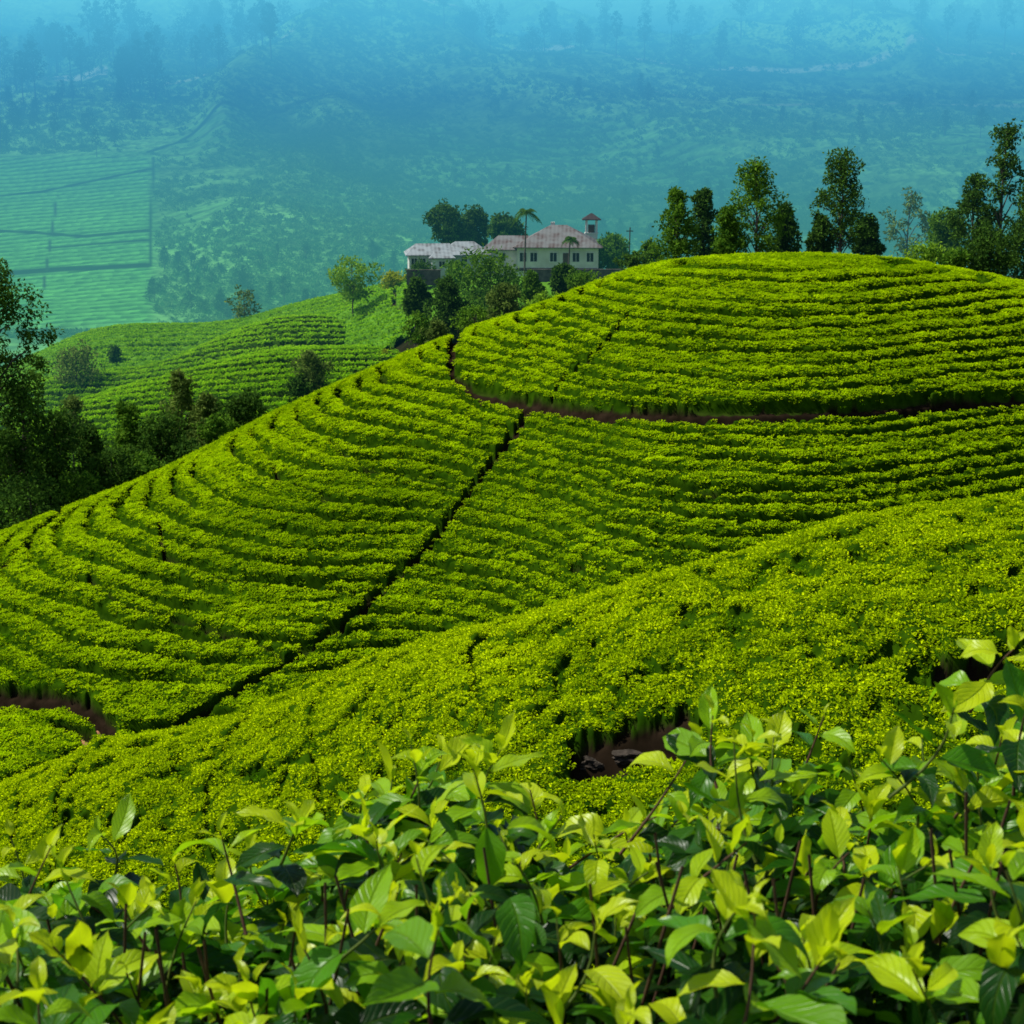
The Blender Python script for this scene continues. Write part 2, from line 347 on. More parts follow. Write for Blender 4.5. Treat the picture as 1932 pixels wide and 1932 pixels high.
ground_sheet('mid_hill',lambda c,Y:np.maximum(np.maximum(MIDA.z(c,Y),MIDB.z(c,Y)),MIDC.z(c,Y)),150,420,260,260,M['midsoil'],'soil of the small hills below the houses','hill',off=-CAN-.1)
Cg,Yg=np.meshgrid(np.linspace(-2.5,2.5,40),np.linspace(-3,32,60))
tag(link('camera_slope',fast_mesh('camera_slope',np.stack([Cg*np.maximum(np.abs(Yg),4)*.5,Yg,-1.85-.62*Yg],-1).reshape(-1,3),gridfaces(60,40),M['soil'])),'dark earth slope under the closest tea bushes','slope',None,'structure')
# bare clay on the footpath at the lower left of the main hill
Yc=np.linspace(84,100,2000);cc_,kc=pix2ck(160,1398);zc=MAIN.z(np.full(2000,float(cc_)),Yc)-.9-.75;ic=int(np.argmin(np.abs(zc+float(kc)*Yc)))
b0=np.array([float(cc_)*Yc[ic],Yc[ic],zc[ic]+.12]);rr_=np.linspace(0,1,9);aa=np.linspace(0,2*math.pi,25)
R_,A_=np.meshgrid(rr_,aa);rw=1+.35*np.sin(3*A_+1)+.2*np.sin(5*A_)
cx=R_*rw*np.cos(A_)*.75;cy=R_*rw*np.sin(A_)*1.3
cz=np.array([MAIN.z((b0[0]+x)/(b0[1]+y),b0[1]+y) for x,y in zip(cx.ravel(),cy.ravel())]).reshape(cx.shape)-float(MAIN.z(np.array(b0[0]/b0[1]),np.array(b0[1])))
ob=link('path',fast_mesh('path',np.stack([cx,cy,cz+.12*(1-R_)],-1).reshape(-1,3),gridfaces(25,9),M['clay']),None,b0);tag(ob,'bare orange clay on the footpath at the lower left of the main hill','path',None,'structure')
T1=make_tuft('tuft_near',22,.17,.092,M['tea_near'],.5,.05)
T2=make_tuft('tuft_main',18,.24,.155,M['tea_main'],.45,.06)
T3=make_tuft('tuft_mid',14,.26,.24,M['tea_mid'],.45,.08)
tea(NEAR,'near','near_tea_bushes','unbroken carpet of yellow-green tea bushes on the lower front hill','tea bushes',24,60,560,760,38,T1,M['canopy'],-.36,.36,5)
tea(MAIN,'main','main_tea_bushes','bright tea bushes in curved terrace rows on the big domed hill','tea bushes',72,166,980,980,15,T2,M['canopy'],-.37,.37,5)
tea(MIDB,'mid','front_mid_tea_bushes','green tea rows on the nearest small hill left of the dome behind the valley trees','tea bushes',165,218,380,620,9,T3,M['canopym'],-.40,.06,4)
tea(MIDC,'mid','middle_mid_tea_bushes','green tea rows on the middle small hill left of the dome','tea bushes',195,238,300,560,9,T3,M['canopym'],-.40,.0,4)
tea(MIDA,'mid','rear_mid_tea_bushes','green tea rows and grass on the farthest small hill under the houses','tea bushes',200,290,520,640,7,T3,M['grass'],-.40,.2,4)
def ground(c,Y):
    c=np.asarray(c,float);Y=np.asarray(Y,float)
    return np.maximum.reduce([H.z(c,Y)-(CANN if H is NEAR else CAN) for H in (MAIN,NEAR,MIDA,MIDB,MIDC)])
def hit(px,py,Y0,Y1):
    Y=np.linspace(Y0,Y1,3000);c,k=pix2ck(px,py);g=ground(np.full(Y.shape,float(c)),Y)+float(k)*Y
    if (g>=0).any(): return float(Y[np.argmax(g>=0)])
    return float(Y[np.argmax(g)])
# far mountain
nr,nc=1060,620
PX,PY=np.meshgrid(np.linspace(-620,2560,nc),np.r_[np.linspace(780,640,60),np.linspace(639.2,-60,900),np.linspace(-64,-420,100)])
X,Y,Z,fld,rg=far_pt(PX,PY)
rowp=(PY+ (PX-140)*.08+7*(fbm(PX/140,PY/60,81,2)-.5))/7.2;rf=np.abs(rowp-np.floor(rowp)-.5)*2
tea2=sst(.52,.60,fbm(PX/230+.3,PY/90,85,3))*(1-fld)*sst(520,480,PY)*.4
rows2=(PY+30*(fbm(PX/150,PY/80,83,2)-.5))/9;rf2=np.abs(rows2-np.floor(rows2)-.5)*2
Z=Z+fld*.8*sst(.15,.5,rf)+tea2*1.5*sst(.2,.6,rf2)
n1=fbm(X/60,Y/60,87,4);n2=fbm(X/9,Y/14,88,3);n3=fbm(X/260,Y/260,89,3)
forest=np.stack([.006+.02*n1,.022+.05*n1,.010+.014*n1],-1)
teac=np.stack([.08+.06*n2,.33+.2*n2,.055+.03*n2],-1)
scr=np.stack([.11+.14*n1,.30+.36*n1,.08+.07*n1],-1)
v=sst(.38,.60,n1)*.2+.3*sst(.35,.65,n3)+.5*sst(.55,.92,rg)
v=v*(.4+.6*sst(.3,.6,n2))
col=forest*(1-v[...,None])+scr*v[...,None]
low=(sst(470,520,PY)*sst(200,300,PX))[...,None];col=col*(1-low)+scr*(.4+.6*n2[...,None])*low
rr=np.clip((sst(-.1,.7,rf))[...,None]*(.55+.45*n1[...,None]*1.5),0,1)
col=col*(1-fld[...,None])+fld[...,None]*(teac*rr+np.array([.02,.08,.02])*(1-rr))
r2=(sst(.15,.5,rf2))[...,None];t2=tea2[...,None]*.8;col=col*(1-t2)+t2*(teac*r2*.8+forest*.6*(1-r2))
for pl,w,cc in (([(-50,436),(60,440),(160,448),(285,436)],2.6,(.01,.015,.008)),([(90,470),(180,462),(280,455)],2.4,(.01,.015,.008)),([(20,518),(120,510),(280,502)],5,(.01,.012,.008)),([(-50,376),(80,362),(285,318)],2,(.01,.02,.01)),
   ([(108,370),(98,440),(80,560)],1.8,(.02,.03,.02)),([(288,300),(284,500)],2.5,(.01,.02,.01)),([(700,90),(760,96),(900,102),(1060,115),(1300,135),(1500,125),(1932,108),(2300,100)],2.6,(.35,.45,.28)),([(-60,190),(150,185),(420,180),(560,150)],2.4,(.32,.45,.22)),
   ([(280,290),(380,262),(560,225),(640,215)],2.0,(.01,.02,.01)),([(1390,92),(1450,102),(1620,97),(1700,112)],9,(.25,.6,.12)),([(890,98),(960,102)],9,(.25,.6,.12)),([(1180,180),(1400,210),(1700,190),(1932,200)],1.8,(.16,.26,.14)),([(60,150),(200,165)],5,(.4,.5,.35))):
    d=(1-sst(w*.6,w*1.4,pdist(PX,PY,pl)))[...,None];col=col*(1-d)+np.array(cc)*d
cc=np.concatenate([col,np.ones(col.shape[:2]+(1,))],-1).reshape(-1,4)
m,nt,o=newmat('far_slope');a=ND(nt,'ShaderNodeAttribute',attribute_name='gcol');p=ND(nt,'ShaderNodeBsdfDiffuse');nt.links.new(a.outputs['Color'],p.inputs[0])
tc=ND(nt,'ShaderNodeTexCoord');n=ND(nt,'ShaderNodeTexVoronoi');n.inputs['Scale'].default_value=.12;nt.links.new(tc.outputs['Object'],n.inputs['Vector'])
b=ND(nt,'ShaderNodeBump');b.inputs['Strength'].default_value=.8;b.inputs['Distance'].default_value=4;nt.links.new(n.outputs[0],b.inputs['Height']);nt.links.new(b.outputs[0],p.inputs['Normal'])
nt.links.new(p.outputs[0],o.inputs[0]);painted_haze(m)
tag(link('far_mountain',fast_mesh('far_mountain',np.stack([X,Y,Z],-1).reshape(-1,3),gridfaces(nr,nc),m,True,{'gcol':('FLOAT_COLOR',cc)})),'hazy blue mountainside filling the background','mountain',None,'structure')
n=60000
px=RNG.uniform(-200,2150,n);py=-60+700*RNG.uniform(0,1,n)**.75
X,Y,Z,fl,rg2=far_pt(px,py)
ok=(fl<.3)&(fbm(X/70,Y/90,95,3)+RNG.normal(0,.08,n)>.41);X,Y,Z,py,rg2=X[ok],Y[ok],Z[ok],py[ok],rg2[ok];mm=len(X)
TF=make_tuft('tuft_shrub',26,1.0,.9,M['shrub'],.5,.45)
me=fast_mesh('mountain_shrubs',np.stack([X,Y,Z+.8],1),np.zeros((0,4)),None,False,{'is_pt':('BOOLEAN',np.ones(mm)),'rot':('FLOAT_VECTOR',np.stack([np.zeros(mm),np.zeros(mm),RNG.uniform(0,6.28,mm)],1)),'scl':('FLOAT',RNG.uniform(1.0,2.9,mm)*(Y/1500)**.8),'tint':('FLOAT',RNG.uniform(.1,1.2,mm)*(.4+.8*sst(.5,.9,rg2)))})
ob=link('mountain_shrubs',me);ob.modifiers.new('scatter','NODES').node_group=gnodes('shr',TF)
tag(ob,'countless small shrubs dotting the hazy mountainside','shrubs',None,'stuff')
# ---------------------------------------------------------------- trees
def tree_parts(root,H,cb,wd,style,mat,leaf=.4,nl=2600,rng=None,barkm=None,trunk_r=None):
    rng=rng or np.random.default_rng(random.randint(0,10**6))
    tr=trunk_r or max(.12,H*.014);q=Q();lean=rng.normal(0,.02*H,2)
    m=9;t=np.linspace(0,1,m);TP=np.stack([lean[0]*t**1.5+.01*H*np.sin(t*5+rng.uniform(0,6))*t,lean[1]*t**1.5,t*H*.95-.4*(t==0)],1)
    q.tube(TP,tr*(1-t*.85)*np.where(t==0,1.3,1),7)
    at=lambda z:np.array([np.interp(z,TP[:,2],TP[:,0]),np.interp(z,TP[:,2],TP[:,1]),z])
    ch=H-cb;ncl={'cone':30,'round':26,'euc':30,'sparse':15,'umbrella':26,'bush':16}[style]
    cs=[];rs=[]
    for i in range(ncl):
        t=(i+rng.uniform(.1,.9))/ncl
        if style=='cone': prof=(.45+.55*math.sin(min(1,t*3.2)*1.57))*(1-t)**.7+.06;cr=(.14+.12*(1-t))*wd
        elif style in('round','bush'): prof=math.sqrt(max(0,1-(2*t-1)**2))*.85+.12;cr=rng.uniform(.15,.25)*wd
        elif style=='euc': prof=(.75*math.sin(math.pi*min(1,(t*.8+.15)))+.15)*(1.2-.65*t);cr=rng.uniform(.10,.20)*wd
        elif style=='umbrella': prof=.25+.8*math.sqrt(t)*(1 if t<.85 else .6);cr=.13*wd
        else: prof=.85*math.sin(math.pi*(t*.8+.15));cr=.13*wd
        a=i*2.4+rng.uniform(-.5,.5);r=prof*wd*.5*rng.uniform(.5,1.15)
        r=max(0,r-cr*.4);z=cb+ch*(t*.93)+rng.uniform(-.03,.03)*ch
        z=min(z,H-cr*.45)
        C=at(min(z,H*.94))*np.array([1,1,0])+np.array([r*math.cos(a),r*math.sin(a),z])
        cs.append(C);rs.append(cr)
        z0=max(cb*.75,z-r*.8-.05*ch);b0=at(z0);mid=(b0*.5+C*.5)+np.array([0,0,.06*ch])
        q.tube(np.array([b0,mid,C]),np.array([tr*.32,tr*.2,tr*.06]),5)
    q.build('trunk',barkm or M['bark'],root)
    k=nl//ncl;q=Q();sub=5
    for C,r in zip(cs,rs):
        for s in range(sub):
            cc=C+rdir(1,rng)[0]*r*.85*np.array([1,1,.8]);r2=r*rng.uniform(.35,.7);n=max(5,int(k/sub))
            d=rdir(n,rng);P=cc+d*(r2*rng.uniform(.2,1.15,n)**.6)[:,None]*np.array([1,1,.85])
            D=rdir(n,rng)+d*.7+np.array([0,0,-.35 if style in('euc','sparse') else .1]);D/=np.linalg.norm(D,axis=1)[:,None]
            ln=leaf*rng.uniform(.6,1.3,n);V,F=kites(P,D,d+rdir(n,rng)*.5,ln,ln*.55)
            q.add(V,F,np.clip(rng.uniform(.0,.8,n)+rng.uniform(-.15,.35),0,1))
    q.build('crown',mat,root,False)
def tree(px,top,cbp,wpx,Y,style,mat,label,name='tree',cat='tree',base=None,nl=2600,leaf=.38,group=None):
    if Y is None: Y=hit(px,base,168,330)
    c,k=pix2ck(px,(top+cbp)/2);c=float(c);zb=float(ground(c,Y))+.05
    zt=-kk(top)*Y;zc=-kk(cbp)*Y;s=W/1932*Y
    H=zt-zb;root=thing(name,(c*Y,Y,zb),label,cat,group)
    tree_parts(root,H,max(.3,zc-zb),wpx*s*1.08,style,M[mat],leaf*Y/170,nl)
    return root
S=[
(1275,352,505,86,176,'cone','md','bushy cone-shaped tree at the left end of the row behind the dome crest','tree'),
(1331,348,498,64,182,'cone','dk','dark narrow tree, second in the row behind the dome crest','tree'),
(1372,388,500,70,174,'cone','md','low light-topped tree between the dark narrow tree and the tall forked one','tree'),
(1432,292,470,122,176,'euc','md','tall broad tree with open crown in the middle of the row behind the crest','tree'),
(1486,385,495,58,180,'cone','dk','short dark tree leaning on the right side of the tall broad tree','tree'),
(1590,283,462,116,176,'euc','dk','lone tall tree with bare lower trunk and split crown on the crest','tree'),
(1548,405,480,46,178,'euc','dk','small dark crown just left of the lone tall tree','tree'),
(1640,410,480,56,179,'euc','dk','small ragged dark tree just right of the lone tall tree','tree'),
(1714,358,480,100,290,'sparse','ol','thin pale tree with sparse branches right of the lone tall tree','tree'),
(1782,398,490,66,200,'round','md','bright rounded tree left of the tall dark trees at the right edge','tree'),
(1838,322,505,94,178,'euc','dk','dark ragged tree beside the tallest tree at the right edge','tree'),
(1893,218,500,104,176,'euc','dk','tallest dark tree near the right edge of the crest','tree'),
(1938,330,540,100,172,'cone','dk','dark tree cut by the right edge of the picture','tree'),
(1870,430,522,100,170,'round','dk','low dark tree under the tallest tree','tree'),
(1745,466,492,70,172,'bush','lt','low light-green shrub on the crest left of the dark trees','shrub'),
(1800,474,500,50,169,'bush','md','low green shrub on the crest under the dark trees','shrub'),
(1226,458,500,44,190,'bush','md','small round shrub left of the cone-shaped tree','shrub'),
(1196,478,505,44,186,'bush','dk','small dark shrub beside the utility pole on the crest','shrub'),
(848,388,465,66,262,'round','dk','dark rounded tree behind the grey-roofed wing','tree'),
(895,392,468,70,266,'euc','dk','dark spreading tree behind the gap between the two houses','tree'),
(957,410,455,56,262,'round','dk','dark tree behind the low end of the hipped roof','tree'),
(1152,452,500,62,236,'round','md','round green tree at the right end of the cream house','tree'),
(925,480,590,132,200,'round','md','large round tree standing in front of the houses','tree'),
(842,522,628,80,190,'cone','dk','cone-shaped tree in front of the grey-roofed wing','tree'),
(782,528,590,52,196,'euc','dk','small dark tree left of the cone-shaped one below the wing','tree'),
(948,540,612,70,183,'round','ol','olive bush-like tree just above the dome slope','tree'),
(1003,515,580,46,192,'cone','md','small upright tree right of the large round tree','tree'),
(1062,503,556,42,196,'round','dk','small clipped dark tree below the cream house','tree'),
(826,608,645,44,178,'bush','ol','small pale bush at the edge of the dome slope','shrub'),
(788,596,645,54,180,'bush','md','green bush left of the small pale bush','shrub'),
(742,516,545,42,None,'bush','yel','yellow-green flowering shrub left of the grey-roofed wing','shrub'),
(1025,560,590,60,178,'bush','lt','light green shrub at the foot of the small upright tree','shrub'),
(895,585,628,80,176,'bush','md','green shrub on the slope under the large round tree','shrub'),
(1100,516,548,60,188,'bush','md','green shrub on the dome edge below the right end of the cream house','shrub'),
(795,498,530,50,224,'bush','dk','dark hedge bush against the wall of the grey-roofed house','shrub'),
(860,492,540,50,214,'bush','md','green bush below the porch of the grey-roofed house','shrub'),
]
for t in S:
    px,top,cb,w,Y,st,mt,lb,nm=t
    tree(px,top,cb,w,Y,st,mt,lb,nm,nm,base=(552 if Y is None else None),nl=1100 if nm=='shrub' else (1200 if st=='sparse' else 4400))
S2=[(664,490,560,92,606,'umbrella','lt','airy light-green tree alone on the tea slope','tree',1900),
(590,664,735,60,748,'round','ol','grey-green round tree on the tea slope above the dome edge','tree',2200),
(566,712,748,44,762,'round','dk','small dark tree beside the grey-green round tree','tree',1300),
(461,545,600,62,607,'sparse','ol','thin leafless-looking tree on the skyline of the small tea hill','tree',500),
(216,655,688,22,695,'round','dk','tiny dark tree on the small tea hill at left','tree',500),
(143,655,725,92,735,'round','ol','pale spreading tree on the tea hill at left','tree',1800),
(728,664,676,16,680,'bush','yel','tiny yellow shrub at the edge of the dome','shrub',200)]
for px,top,cb,w,bs,st,mt,lb,nm,nl in S2:
    tree(px,top,cb,w,None,st,mt,lb,nm,nm,base=bs,nl=nl)
S3=[(-30,478,760,250,146,'euc','dk','big dark tree with hanging branches at the left edge','tree',9500),
(45,690,960,150,150,'euc','dk','dark drooping tree below the big one at the left edge','tree',5600),
(110,770,965,120,152,'round','dk','dark dense tree in the valley, second from the left edge','tree',4600),
(20,820,1000,130,147,'round','dk','broad dark tree low at the left edge','tree',4600),
(182,800,945,90,156,'cone','dk','dark pointed tree in the valley cluster left of the tall grey one','tree',3800),
(135,745,850,80,172,'sparse','ol','thin olive tree rising behind the valley cluster','tree',1700),
(245,752,915,94,160,'cone','md','green pointed tree in the valley cluster','tree',4200),
(338,690,870,90,168,'euc','ol','tall grey-green slender tree in the valley cluster','tree',3400),
(300,790,895,104,158,'round','dk','round dark tree at the foot of the tall slender one','tree',3800),
(388,742,855,84,166,'cone','ol','olive pointed tree right of the tall slender one','tree',3600),
(452,742,820,74,170,'round','dk','last small dark tree at the right end of the valley cluster','tree',2600),
(415,790,835,70,162,'bush','md','green bush against the dome slope at the right end of the cluster','shrub',1500),
(210,850,930,96,152,'bush','dk','dark bush at the foot of the valley cluster','shrub',1900),
(60,900,1000,120,141,'bush','dk','dark bush against the hill slope near the left edge','shrub',2200),
(350,840,880,84,156,'bush','dk','dark bush against the dome slope below the slender tree','shrub',1600),
(150,900,960,94,146,'bush','md','green bush on the slope edge between the dark ones','shrub',1600),
(275,860,905,70,153,'bush','md','green bush at the foot of the round dark valley tree','shrub',1300),
(95,850,940,90,158,'round','md','green tree between the dark ones near the left edge','tree',2800)]
for px,top,cb,w,Y,st,mt,lb,nm,nl in S3:
    tree(px,top,cb,w,Y,st,mt,lb,nm,nm,nl=nl,leaf=.44)
def palm(px,top,base,wpx,Y,label):
    c,k=pix2ck(px,top);c=float(c);zb=float(ground(c,Y));s=W/1932*Y;R=wpx*s*.55;H=-kk(top)*Y-zb-R*.35
    root=thing('palm_tree',(c*Y,Y,zb),label,'palm tree');q=Q();t=np.linspace(0,1,7)
    q.tube(np.stack([.25*t*t,0*t,t*H],1),.13*(1-.35*t),7);q.build('trunk',M['bark'],root)
    q=Q();rng=np.random.default_rng(int(px))
    for i in range(24):
        a=i*2.4;el=rng.uniform(-.2,1.2);t=np.linspace(.05,1,12)
        rr=R*t*math.cos(el)*1.05;zz=H+R*(t*math.sin(el)-.8*t*t)
        P=np.stack([.25+rr*math.cos(a),rr*math.sin(a),zz],1);q.tube(P,np.full(12,.025),4)
        for sgn in(-1,1):
            D=np.tile([-math.sin(a)*sgn+math.cos(a)*.5,math.cos(a)*sgn+math.sin(a)*.5,-.45],(12,1));D/=np.linalg.norm(D[0])
            ln=.9*np.sin(np.pi*(t*.8+.15))*R*.4;V,F=kites(P,D,np.tile([0,0,1.],(12,1)),ln,np.full(12,.14));q.add(V,F,rng.uniform(.2,.9,12))
    q.build('crown',M['dk'],root,False)
palm(990,390,495,50,226,'tall palm tree in front of the left end of the cream house')
palm(1073,444,500,30,228,'short palm tree in front of the cream house windows')
protos=[]
for i,(st,H,w,cbf) in enumerate((('euc',46,24,.35),('sparse',52,20,.45),('round',30,26,.25),('cone',38,18,.2))):
    r=link('forest_tree',None);tree_parts(r,H,H*cbf,w,st,M['fartree'],2.2,620,np.random.default_rng(50+i),trunk_r=.7);protos.append([r,False])
def far_tree(px,py,i,s,label,group):
    X,Y,Z,_,_2=far_pt(px,py);r,used=protos[i]
    if used:
        o=r.copy();COL.objects.link(o)
        for ch in r.children:
            d=ch.copy();COL.objects.link(d);d.parent=o
    else: o=r;protos[i][1]=True
    o.location=(float(X),float(Y),float(Z)-.5);o.scale=(s,s,s);o.rotation_euler=(0,0,random.uniform(0,6.28));tag(o,label,'tree',group)
for (x0,x1,y0,y1,n,kinds,s0,s1,lb,gr) in (
 (0,520,110,215,60,(0,1,0,1,2),.9,1.7,'tall hazy tree in the band across the upper left mountainside','trees on the upper left mountainside'),
 (350,900,40,130,36,(0,1,2),1.,1.7,'hazy tree along the ridge at the top centre left','trees along the top centre ridge'),
 (900,1400,60,140,28,(0,1,1,2),.9,1.6,'faint blue tree along the road near the top centre','trees beside the mountain road'),
 (1400,1932,40,120,32,(0,1,2),1.,1.7,'faint blue tree at the top right of the mountainside','trees at the top right'),
 (0,280,215,300,18,(1,2,3),.6,1.,'small hazy tree above the terraced field at left','trees above the terraced field'),
 (280,760,500,610,44,(2,3,2,0),.25,.45,'small green tree in the hazy hollow beyond the tea hills','trees in the hazy hollow'),
 (1130,1900,350,470,28,(2,3,0),.3,.6,'small bluish tree on the slope behind the crest trees','trees on the slope behind the crest'),
 (700,1900,200,340,24,(2,3,0),.4,.8,'lone small hazy tree on the open blue slope','scattered trees on the open slope')):
    for j in range(n):
        far_tree(random.uniform(x0,x1),random.uniform(y0,y1),random.choice(kinds),random.uniform(s0,s1),lb,gr)
# ---------------------------------------------------------------- houses
class PM:
    def __init__(s):s.V=[];s.F=[]
    def add(s,V,F):
        n=len(s.V);s.V+=[tuple(map(float,v)) for v in V];s.F+=[tuple(i+n for i in f) for f in F];return s
    def box(s,x0,x1,y0,y1,z0,z1):
        return s.add([(x0,y0,z0),(x1,y0,z0),(x1,y1,z0),(x0,y1,z0),(x0,y0,z1),(x1,y0,z1),(x1,y1,z1),(x0,y1,z1)],[(0,3,2,1),(4,5,6,7),(0,1,5,4),(1,2,6,5),(2,3,7,6),(3,0,4,7)])
    def hip(s,x0,x1,y0,y1,z0,h,ins):
        ym=(y0+y1)/2;t=.12
        return s.add([(x0,y0,z0),(x1,y0,z0),(x1,y1,z0),(x0,y1,z0),(x0,y0,z0+t),(x1,y0,z0+t),(x1,y1,z0+t),(x0,y1,z0+t),(x0+ins,ym,z0+h),(x1-ins,ym,z0+h)],
          [(0,3,2,1),(0,1,5,4),(1,2,6,5),(2,3,7,6),(3,0,4,7),(4,5,9,8),(5,6,9),(6,7,8,9),(7,4,8)])
    def build(s,name,mat,parent):
        me=bpy.data.meshes.new(name);me.from_pydata(s.V,[],s.F);me.materials.append(mat);me.update();return link(name,me,parent)
def window(par,x,y,z,w,h):
    f=PM();t=.09
    f.box(x-w/2-t,x-w/2,y-.08,y+.02,z-t,z+h+t);f.box(x+w/2,x+w/2+t,y-.08,y+.02,z-t,z+h+t);f.box(x-w/2,x+w/2,y-.08,y+.02,z+h,z+h+t);f.box(x-w/2,x+w/2,y-.08,y+.02,z-t,z);f.box(x-.03,x+.03,y-.06,y+.02,z,z+h)
    fr=f.build('window',M['frame'],par);p=PM().box(x-w/2,x+w/2,y-.025,y-.005,z,z+h).build('pane',M['glass'],fr)
Yh=233.;sx=W/1932*Yh
b=P3(1052,505,Yh);h=thing('cream_house',b,'cream house with rusty hipped roof and white-framed windows beside the tower','house',rz=-.06)
hw=76*sx
PM().box(-hw,hw,0,9,-2.2,2.75).box(-hw-4.3,-hw-.003,1.6,8,-2.2,2.3).build('wall',M['wall'],h)
r=PM().hip(-hw-.6,hw+.6,-.7,9.7,2.752,3.0,5.2).build('roof',M['roof'],h)
PM().hip(-hw-5.2,-hw+3.6,1.0,8.6,2.303,1.9,2.2).build('lower_roof',M['roof'],h)
PM().box(-1.2,-.6,5.2,5.8,5.1,6.1).build('chimney',M['wall'],r)
for x in (-4.9,-3.4,-.6,2.6,4.6): window(h,x,0,.85,.95,1.25)
window(h,-hw-2.2,1.6,.8,.9,1.1)
PM().box(.75,1.65,-.07,.01,-.05,2.05).build('door',M['door'],h)
PM().box(-hw-.05,hw+.05,-.12,-.002,-.5,-.06).build('plinth',M['stone'],h)
b=P3(838,510,231.);h=thing('grey_roofed_house',b,'long low house with pale grey roofs left of the cream house','house',rz=.10)
PM().box(-4.9,1.2,0,6.5,-2,2.05).box(1.203,6.2,2.0,7.5,-2,1.95).box(-1.8,1.0,-1.8,-.003,-2,1.75).build('wall',M['wall2'],h)
PM().hip(-5.4,2.6,-.6,7.1,2.053,1.5,1.6).build('roof',M['roof2'],h)
PM().hip(-.4,6.9,1.4,8.2,1.955,1.75,2.3).build('rear_roof',M['roof2'],h)
PM().hip(-2.2,1.5,-2.3,2.2,1.755,.85,.9).build('porch_roof',M['roof2'],h)
for x in (-4.2,-3.0): window(h,x,0,.7,.8,1.0)
window(h,-.4,-1.8,.6,.8,.8);window(h,3.0,2.0,.75,.8,1.0);window(h,4.6,2.0,.75,.8,1.0)
Yt=246.;b=P3(1115,500,Yt);s=W/1932*Yt;h=thing('bell_tower',b,'small square tower with open belfry and dark cap behind the cream house','tower')
zt=P3(1115,402,Yt)[2]-b[2];w=11*s
PM().box(-w,w,-w,w,-2,zt-3.0).box(-w-.12,w+.12,-w-.12,w+.12,zt-2.997,zt-2.85).build('wall',M['wall2'],h)
for sx_ in(-1,1):
    for sy in(-1,1): PM().box(sx_*w-.14*(1+sx_),sx_*w+.14*(1-sx_),sy*w-.14*(1+sy),sy*w+.14*(1-sy),zt-2.847,zt-1.0).build('post',M['wall2'],h)
PM().box(-w+.4,w-.4,-w+.4,w-.4,zt-2.847,zt-1.7).build('inner_wall',M['door'],h)
PM().hip(-w-.5,w+.5,-w-.5,w+.5,zt-.997,1.0,w+.4).build('roof',M['roofd'],h)
window(h,0,-w,zt-4.8,.5,1.0)
b=P3(1187,500,238.);h=thing('utility_pole',b,'thin wooden pole standing right of the cream house','pole')
q=Q();q.tube([(0,0,-1),(0,0,3),(.05,0,5.4)],[.12,.1,.08],7);q.build('shaft',M['bark'],h);PM().box(-.5,.5,-.14,-.10,4.8,4.95).build('crossarm',M['bark'],h)
b=P3(1100,520,221.);h=PM();h.box(-7.5,7.0,0,.4,-1.6,.75).box(-7.6,7.1,-.05,.45,.753,.85)
o=h.build('garden_wall',M['stone'],None);o.location=[float(v) for v in b];tag(o,'low dark stone wall along the garden below the cream house','wall')
b=P3(792,516,222.);h=PM();h.box(-1.8,2.8,0,.4,-1.6,.4).box(-1.9,2.9,-.05,.45,.403,.5);o=h.build('garden_wall',M['stone'],None);o.location=[float(v) for v in b];tag(o,'short dark stone wall below the grey-roofed house','wall')
def rock(px,py,wpx,hpx,label,seed,dz):
    Y=hit(px,py,26,60);s=W/1932*Y;c,k=pix2ck(px,py);bm=bmesh.new();bmesh.ops.create_icosphere(bm,subdivisions=4,radius=1)
    for v in bm.verts:
        x,y,z=v.co;f=1+.55*(float(fbm(np.array(x*1.6+seed+z*2),np.array(y*1.6+z*1.3),seed,4))-.5)*1.9
        v.co=(x*f*wpx*s*.5,y*f*wpx*s*.4,z*f*hpx*s*.6)
    me=bpy.data.meshes.new('rock');bm.to_mesh(me);bm.free();me.materials.append(M['rock'])
    o=link('rock',me,None,(float(c)*Y,Y,float(ground(c,Y))-dz));tag(o,label,'rock')
rock(1118,1412,76,40,'dark boulder in the hollow of the front tea hill, left one',3,.42)
rock(1195,1394,90,28,'flat dark rock right of the boulder in the same hollow',8,.46)
rock(1862,1236,46,18,'small pale-edged rock in the gap near the right edge',5,.35)
